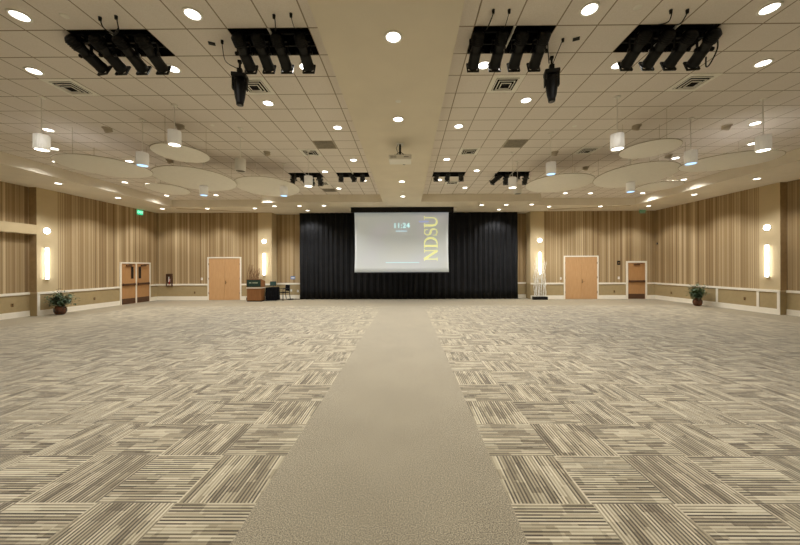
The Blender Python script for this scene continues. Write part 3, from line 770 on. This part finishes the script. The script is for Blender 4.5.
# the four tall serif letters, rotated to read upward
def letters():
    """outlines built from bars in a 0..1 em box: list of (letter, offset, strokes)"""
    st = []
    def bar(a, b, w0, w1=None): st.append((a, b, w0 * .92, (w0 if w1 is None else w1) * .92))
    adv = 0
    # N
    for x in (.12, .78): bar((adv + x, 0), (adv + x, 1), .06)
    bar((adv + .12, 1), (adv + .78, 0), .16)
    bar((adv, .98), (adv + .22, .98), .045); bar((adv, .02), (adv + .26, .02), .045); bar((adv + .64, .98), (adv + .92, .98), .045)
    adv += 1.0
    # D
    bar((adv + .16, 0), (adv + .16, 1), .15); bar((adv, .98), (adv + .4, .98), .045); bar((adv, .02), (adv + .4, .02), .045)
    prev = None
    for k in range(17):
        a = PI / 2 - PI * k / 16; p = (adv + .36 + .43 * math.cos(a), .5 + .48 * math.sin(a)); wd = .05 + .11 * math.cos(a)
        if prev: bar(prev[0], p, prev[1], wd)
        prev = (p, wd)
    adv += .92
    # S
    prev = None
    for k in range(31):
        t = k / 30
        if t < .5: a = math.radians(35 + t * 2 * 235); p = (adv + .33 + .22 * math.cos(a), .745 + .235 * math.sin(a))
        else: a = math.radians(90 - (t - .5) * 2 * 235); p = (adv + .33 + .25 * math.cos(a), .265 + .245 * math.sin(a))
        wd = .06 + .09 * math.exp(-((t - .5) / .16) ** 2)
        if prev: bar(prev[0], p, prev[1], wd)
        prev = (p, wd)
    bar((adv + .54, .72), (adv + .54, .99), .04); bar((adv + .09, .02), (adv + .09, .32), .04)
    adv += .68
    # U
    bar((adv + .17, .99), (adv + .17, .36), .15); bar((adv + .78, .99), (adv + .78, .36), .055)
    bar((adv, .98), (adv + .36, .98), .045); bar((adv + .64, .98), (adv + .92, .98), .045)
    prev = ((adv + .17, .36), .15)
    for k in range(1, 13):
        a = PI + PI * k / 12; p = (adv + .475 + .305 * math.cos(a), .36 + .33 * math.sin(a)); wd = .15 + (.055 - .15) * k / 12
        bar(prev[0], p, prev[1], wd); prev = (p, wd)
    return st, adv + .92
st, tot = letters()
m = MB(); xa, xb, za, zb = .93 + .29, 1.64 + .29, 2.24, 4.64    # cap height across x, text runs upward in z
def mp(p): return (xb - p[1] * (xb - xa), za + p[0] / tot * (zb - za))
for qi, (a, b2, w0, w1) in enumerate(st):
    d = Vector((b2[0] - a[0], b2[1] - a[1])).normalized(); nn = Vector((-d.y, d.x))
    cor = [(a[0] + nn.x * w0 / 2, a[1] + nn.y * w0 / 2), (b2[0] + nn.x * w1 / 2, b2[1] + nn.y * w1 / 2), (b2[0] - nn.x * w1 / 2, b2[1] - nn.y * w1 / 2), (a[0] - nn.x * w0 / 2, a[1] - nn.y * w0 / 2)]
    yy = YF + (qi % 7) * .0004
    m.quad([(mp(c)[0], yy, mp(c)[1]) for c in cor], yel)
m.build('projected_lettering', scr)
text_mesh('11:24', .36, cya, 'projected_clock', scr, (-.27 + .29 - .02, YF, 4.12), (PI / 2, 0, 0), .001, 1.0)
def strip(a, b, z0, z1, mat, name):
    m = MB(); x = a; 
    while x < b:
        wd = random.uniform(.035, .09); m.box(x, min(b, x + wd), YF - .002, YF, z0, z1, mat); x += wd + .02
    m.build(name, scr)
strip(-.30, .30, 3.80, 3.87, pal, 'projected_caption')
m = MB(); m.box(.95, 1.45, YF - .002, YF, 4.31, 4.37, lil); m.build('projected_banner', scr)
m = MB(); m.box(-.85, .95, YF - .002, YF, 2.12, 2.16, pal); m.build('projected_line', scr)

# ------------------------------------------------------------------ projector
t = thing('ceiling_projector', 'white projector hanging under the central bulkhead on a black mount', 'projector', (-.17, 8.35, S))
m = MB(); m.box(-.09, .09, -.09, .09, -.015, 0, 'white', .004); m.build('ceiling_plate', t)
m = MB(); m.tube([(0, 0, -.01), (0, 0, -.32)], .028, 'black', 12); m.box(-.15, .15, -.13, .13, -.345, -.315, 'black', .004); m.tube([(-.05, -.02, -.01), (-.1, -.03, -.12), (-.06, -.03, -.25)], .006, 'black', 6)
for sx in (-1, 1): m.tube([(0, 0, -.2), (sx * .18, 0, -.34)], .01, 'black', 6)
m.build('mount', t)
m = MB(); m.box(-.29, .29, -.22, .22, -.47, -.345, 'white', .03)
m.build('body', t)
m = MB()
for k in range(7): m.box(-.24 + k * .022, -.23 + k * .022, -.222, -.218, -.44, -.38, 'grey')
m.box(.1, .22, -.223, -.219, -.42, -.40, 'grey'); m.build('air_slots', t)
m = MB(); m.lathe([(.06, 0), (.06, .05), (.045, .05), (.04, .02)], 'black', 20, mat=Matrix.Translation((.1, .2, -.41)) @ Matrix.Rotation(-PI / 2, 4, 'X')); m.build('lens', t)

# ------------------------------------------------------------------ exit signs
t = thing('exit_sign', 'bright green lit exit sign high on the left wall', 'exit sign', (XL, 17.43, 4.95), PI / 2)
m = MB(); m.box(-.17, .17, -.05, 0, -.12, .12, 'exit', .006); m.build('sign_box', t)
text_mesh('EXIT', .17, 'exit_white', 'sign_letters', t, (0, -.053, 0), (PI / 2, 0, 0), .002)
t = thing('exit_sign', 'dim green exit sign hanging at the far right corner', 'exit sign', (13.22, 18.0, 4.98))
m = MB(); m.box(-.16, .16, -.01, .01, -.12, .09, 'clear', .003); m.build('sign_panel', t)
m = MB(); m.box(-.18, .18, -.03, .03, .09, .14, 'white', .006); m.build('sign_canopy', t)
text_mesh('EXIT', .17, 'exit_dim', 'sign_letters', t, (0, -.013, -.02), (PI / 2, 0, 0), .002)

# ------------------------------------------------------------------ fire extinguisher cabinet, outlets, switches
t = thing('extinguisher_cabinet', 'brown framed cabinet with a red fire extinguisher behind glass', 'fire cabinet', (-13.95, YB, 1.18))
m = MB()
for a in ((-.18, -.14, -.37, .37), (.14, .18, -.37, .37), (-.14, .14, -.37, -.32), (-.14, .14, .32, .37)): m.box(a[0], a[1], -.08, 0, a[2], a[3], 'bronze', .004)
m.box(-.14, .14, -.012, -.002, -.32, .32, 'bronze'); m.build('cabinet_frame', t)
m = MB(); m.tube([(0, -.045, -.24), (0, -.045, .02)], .032, 'red', 14); m.lathe([(.032, 0), (.02, .03), (.012, .06), (0, .06)], 'red', 14, c=(0, -.045, .02)); ex = m.build('extinguisher', t)
m = MB(); m.box(-.03, .04, -.055, -.035, .08, .10, 'grey'); m.tube([(.03, -.045, .09), (.055, -.045, 0), (.05, -.045, -.12)], .006, 'white', 6); m.build('hose_and_valve', ex)
m = MB(); m.box(-.02, .02, -.078, -.074, -.1, .2, 'white'); m.build('door_decal', t)
def outlet(x, y, z, rz, label, mat='white'):
    t = thing('wall_outlet', label, 'outlet', (x, y, z), rz, 'small wall outlets')
    m = MB(); m.box(-.045, .045, -.012, 0, -.065, .065, mat, .003); m.build('cover_plate', t)
    m = MB()
    for q in (-.03, .03):
        m.lathe([(0, .002), (.019, .0), (.02, -.003)], 'black', 12, mat=Matrix.Translation((0, -.0135, q)) @ Matrix.Rotation(PI / 2, 4, 'X'))
    m.build('socket', t)
outlet(-12.48, YB, .44, 0, 'wall outlet low between the fire cabinet and left oak doors', 'brass')
outlet(12.05, YB, .44, 0, 'wall outlet low between right oak doors and exit door', 'brass')
outlet(XR, 17.5, .44, -PI / 2, 'wall outlet low on right wall, near the far corner', 'brass')
outlet(XR, 13.72, .5, -PI / 2, 'wall outlet low on right wall, right of the plant', 'brass')
outlet(RL, 12.0, .5, PI / 2, 'wall outlet low on left wall, left of the pilaster', 'brass')
outlet(XL, 14.88, .46, PI / 2, 'wall outlet low on left wall, right of the plant', 'brass')
outlet(-7.05, YB + .72, .50, 0, 'left outlet of the pair in the alcove wall', 'white')
outlet(-6.65, YB + .72, .46, 0, 'right outlet of the pair in the alcove wall', 'white')
def switch(x, y, z, rz, label, w=.05, h=.07, mat='white'):
    t = thing('wall_switch', label, 'switch', (x, y, z), rz, 'small wall switches')
    m = MB(); m.box(-w, w, -.012, 0, -h, h, mat, .003); m.build('cover_plate', t)
    m = MB(); m.box(-w * .35, w * .35, -.02, -.011, -h * .4, h * .4, 'brass', .002); m.build('toggle', t)
switch(-12.05, YB, 1.24, 0, 'pale switch beside the left oak doors')
switch(12.31, YB, 1.22, 0, 'pale switch beside the single exit door')
switch(12.31, YB, 2.1, 0, 'black control box above switch beside the exit door', .09, .12, 'black')
switch(8.95, YB, 1.2, 0, 'pale switch left of the right oak doors', .04, .06)
m = MB(); m.box(-.04, .04, -.03, 0, -.05, .05, 'black', .005); m.lathe([(0, .0), (.02, .0), (.02, .02), (0, .025)], 'grey', 12, mat=Matrix.Translation((0, -.03, 0)) @ Matrix.Rotation(PI / 2, 4, 'X'))
o = m.build('wall_sensor', loc=(XR, 18.45, 3.2)); o.rotation_euler = (0, 0, -PI / 2); tag(o, 'tiny dark sensor high on right wall near far corner', 'sensor')
m = MB(); m.box(-.14, .14, -.006, 0, -.09, .09, 'blue'); m.box(-.10, .10, -.008, -.006, -.03, .02, 'white')
tag(m.build('wall_notice', loc=(-6.95, YB + .72, 1.27)), 'small blue and white notice on alcove wall left of curtain', 'notice')

# ------------------------------------------------------------------ potted plants
def plant(x, y, label, lm, rp, wr, hh, seed):
    rnd = random.Random(seed)
    t = thing('potted_plant', label, 'plant', (x, y, 0), seed * .7, 'potted plants by the side walls')
    m = MB(); prof = [(0, 0), (rp * .55, 0), (rp * .8, .05), (rp, .16), (rp * .96, .25), (rp * .75, .33), (rp * .70, .36), (rp * .64, .36), (rp * .62, .31), (0, .30)]
    m.lathe(prof, 'glaze', 32); pt = m.build('pot', t)
    m = MB(); m.lathe([(0, .318), (rp * .62, .315)], 'soil', 20); m.build('soil', pt)
    m = MB(); lv = MB(); 
    for k in range(46):
        a = rnd.uniform(0, 2 * PI); e = rnd.uniform(.05, 1.0); R = wr * e; H = .36 + hh * rnd.uniform(.25, 1.0) * (1 - .45 * e * e)
        p0 = Vector((rnd.uniform(-.06, .06), rnd.uniform(-.06, .06), .30)); p3 = Vector((R * math.cos(a), R * math.sin(a), H))
        p1 = p0.lerp(p3, .4) + Vector((0, 0, .10)); p2 = p0.lerp(p3, .75) + Vector((0, 0, .09))
        m.tube([p0, p1, p2, p3], [.007, .005, .004, .002], 'stem', 5)
        for q in range(22):
            f = rnd.uniform(.22, 1.02); c = p0.lerp(p3, f) + Vector((rnd.gauss(0, .06), rnd.gauss(0, .06), .08 * (1 - f) + rnd.gauss(0, .06)))
            c.z = max(c.z, .30)
            d = Vector((rnd.gauss(0, 1) + math.cos(a), rnd.gauss(0, 1) + math.sin(a), rnd.gauss(-.1, .6))).normalized()
            L = rnd.uniform(.08, .14); wv = d.cross(Vector((0, 0, 1)))
            wv = (wv.normalized() if wv.length > .1 else Vector((1, 0, 0))) * L * .27; up = wv.cross(d).normalized() * L * .12
            v = [c, c + d * L * .4 + wv, c + d * L * .5 - up, c + d * L * .4 - wv, c + d * L - up]
            vs = [lv.bm.verts.new(q2) for q2 in v]
            fs = [lv.bm.faces.new((vs[0], vs[1], vs[2])), lv.bm.faces.new((vs[0], vs[2], vs[3])), lv.bm.faces.new((vs[1], vs[4], vs[2])), lv.bm.faces.new((vs[2], vs[4], vs[3]))]
            lv._f(fs, lm if rnd.random() < .7 else ('leaf' if lm == 'leaf2' else 'leaf2'))
    m.build('stems', t)
    bmesh.ops.recalc_face_normals(lv.bm, faces=lv.bm.faces[:]); lv.build('foliage', t)
plant(-14.2, 12.95, 'bushy plant in round brown glazed pot by left wall', 'leaf2', .205, .44, .66, 3)
plant(13.83, 15.3, 'bushy plant in round brown glazed pot by right wall', 'leaf', .19, .40, .72, 5)

# ------------------------------------------------------------------ birch twig planters
def twigs(x, y, label, mat, seed, top):
    rnd = random.Random(seed)
    t = thing('twig_planter', label, 'planter', (x, y, 0), 0, 'planters of bare branches')
    m = MB(); m.box(-.40, .40, -.13, .13, 0, .17, 'black', .008); m.box(-.37, .37, -.10, .10, .165, .175, 'soil'); m.build('planter_box', t)
    m = MB()
    for k in range(13):
        px = -.33 + .055 * k; p = Vector((px, rnd.uniform(-.06, .06), .15)); pts = [p.copy()]; H = top * rnd.uniform(.72, 1.0)
        for q in range(1, 8): pts.append(Vector((px + rnd.gauss(0, .022) * q * .5, p.y + rnd.gauss(0, .01), .15 + (H - .15) * q / 7)))
        m.tube(pts, [.020 - .0018 * q for q in range(8)], mat, 6)
        for b in range(5):
            i = rnd.randint(2, 6); s = rnd.choice((-1, 1)); o = pts[i]
            m.tube([o, o + Vector((s * .05, rnd.uniform(-.03, .03), .10)), o + Vector((s * rnd.uniform(.05, .10), rnd.uniform(-.04, .04), rnd.uniform(.22, .34)))], [.006, .005, .002], mat, 5)
    m.build('branches', t)
twigs(7.62, 18.36, 'black planter of tall white birch branches before right pilaster', 'birch', 11, 2.45)
twigs(-8.9, 18.5, 'tall bare brown branches in planter behind the wooden podium', 'twig', 12, 2.3)

# ------------------------------------------------------------------ podium, draped table, chair
t = thing('podium', 'wooden podium with a dark green lettered sign panel', 'podium', (-8.53, 17.74, 0))
m = MB(); m.box(-.40, .40, -.02, .44, 0, .06, 'black', .004); m.build('plinth', t)
m = MB(); m.box(-.40, .40, -.04, .45, .06, .74, 'oak_dark', .006); m.build('cabinet', t)
m = MB(); m.box(-.42, .42, -.07, .47, .74, .785, 'trim', .006); m.build('shelf_edge', t)
m = MB(); vs = [(-.41, -.06, .785), (.41, -.06, .785), (.41, .46, .785), (-.41, .46, .785), (-.41, -.06, 1.26), (.41, -.06, 1.26), (.41, .46, 1.12), (-.41, .46, 1.12)]
v = [m.bm.verts.new(p) for p in vs]
fs = [m.bm.faces.new([v[i] for i in q]) for q in ((0, 1, 2, 3), (4, 5, 6, 7), (0, 1, 5, 4), (1, 2, 6, 5), (2, 3, 7, 6), (3, 0, 4, 7))]
m._f(fs, 'oak_dark'); m.build('reading_desk', t)
m = MB(); m.box(-.385, .385, -.075, -.061, .83, 1.22, 'sign_green', .004); sg = m.build('sign_panel', t)
m = MB(); x = -.25
for wd in (.035, .03, .035, None, .03, .035, .03, .03, .035, .03, .03):
    if wd is None: x += .05; continue
    m.box(x, x + wd, -.080, -.075, 1.02, 1.08, 'sign_text'); x += wd + .012
m.build('sign_lettering', sg)
m = MB(); m.tube([(0.1, .1, 1.2), (.1, .12, 1.38), (.06, .05, 1.46)], .006, 'black', 6); m.build('microphone', t)

t = thing('draped_table', 'small table under a floor length black cloth beside podium', 'table', (-7.76, 18.35, 0), .12)
m = MB(); m.box(-.27, .27, -.30, .30, .72, .745, 'oak_dark'); m.build('tabletop', t)
for sx in (-1, 1):
    for sy in (-1, 1):
        m = MB(); m.tube([(sx * .22, sy * .24, 0), (sx * .22, sy * .24, .72)], .014, 'black', 8); m.build('leg', t)
m = MB(); N = 120; top = []; bot = []; mid = []
def per(s):                        # rounded rectangle perimeter
    a = s * 2 * PI; c, q = math.cos(a), math.sin(a); k = max(abs(c) / .29, abs(q) / .32); return c / k, q / k
for i in range(N):
    x, y = per(i / N); top.append(m.bm.verts.new((x * 1, y, .757)))
    wv = 1 + .05 * math.sin(i * 2 * PI / 7.5) + .03 * math.sin(i * .9)
    mid.append(m.bm.verts.new((x * (1.01 + .3 * (wv - 1)), y * (1.01 + .3 * (wv - 1)), .70))); bot.append(m.bm.verts.new((x * wv * 1.05, y * wv * 1.05, .015)))
fs = [m.bm.faces.new(top)]
for i in range(N):
    j = (i + 1) % N; fs += [m.bm.faces.new((top[i], top[j], mid[j], mid[i])), m.bm.faces.new((mid[i], mid[j], bot[j], bot[i]))]
m._f(fs, 'blackfab'); cl = m.build('table_cloth', t)
t = thing('computer_monitor', 'small dark monitor standing on the black draped table', 'monitor', (-7.72, 18.32, .765), .1)
m = MB(); m.box(-.10, .10, -.07, .07, 0, .012, 'black', .003); m.tube([(0, 0, .01), (0, .01, .12)], .014, 'black', 8); m.build('stand', t)
m = MB(); m.box(-.17, .17, -.015, .02, .08, .33, 'black', .006); m.build('casing', t)
m = MB(); m.box(-.155, .155, -.018, -.0145, .095, .315, 'monitor'); m.build('display', t)

def chair(loc, rz, label):
    t = thing('stacking_chair', label, 'chair', loc, rz)
    m = MB(); m.box(-.22, .22, -.22, .22, .43, .47, 'blackfab', .015); m.build('seat', t)
    m = MB(); m.box(-.21, .21, .21, .25, .52, .88, 'blackfab', .012); m.build('backrest', t)
    for sx in (-1, 1):
        m = MB(); m.tube([(sx * .23, -.2, .0), (sx * .23, -.2, .45)], .02, 'black', 8); m.build('leg', t)
        m = MB(); m.tube([(sx * .23, .26, .0), (sx * .23, .2, .45), (sx * .22, .225, .86)], .02, 'black', 8); m.build('leg', t)
        m = MB(); m.tube([(sx * .23, -.2, .43), (sx * .23, -.2, .66), (sx * .23, .15, .68), (sx * .23, .2, .64)], .02, 'black', 8); m.build('armrest', t)
chair((-7.15, 18.5, 0), -.7, 'black metal framed chair beside the draped table')
cab = []
for k in range(60):
    a = k * .45; r = .10 + .05 * math.sin(k * .21); cab.append((r * 1.4 * math.cos(a), r * math.sin(a), .015 + .0006 * k))
m = MB(); m.tube(cab, .011, 'blackfab', 6); m.tube([(.2, .0, .015), (.35, .05, .015), (.45, -.02, .015), (.60, .1, .015)], .011, 'blackfab', 6)
tag(m.build('cable_coil', loc=(-6.85, 18.75, 0)), 'coil of dark cable on floor between chair and curtain', 'cable')
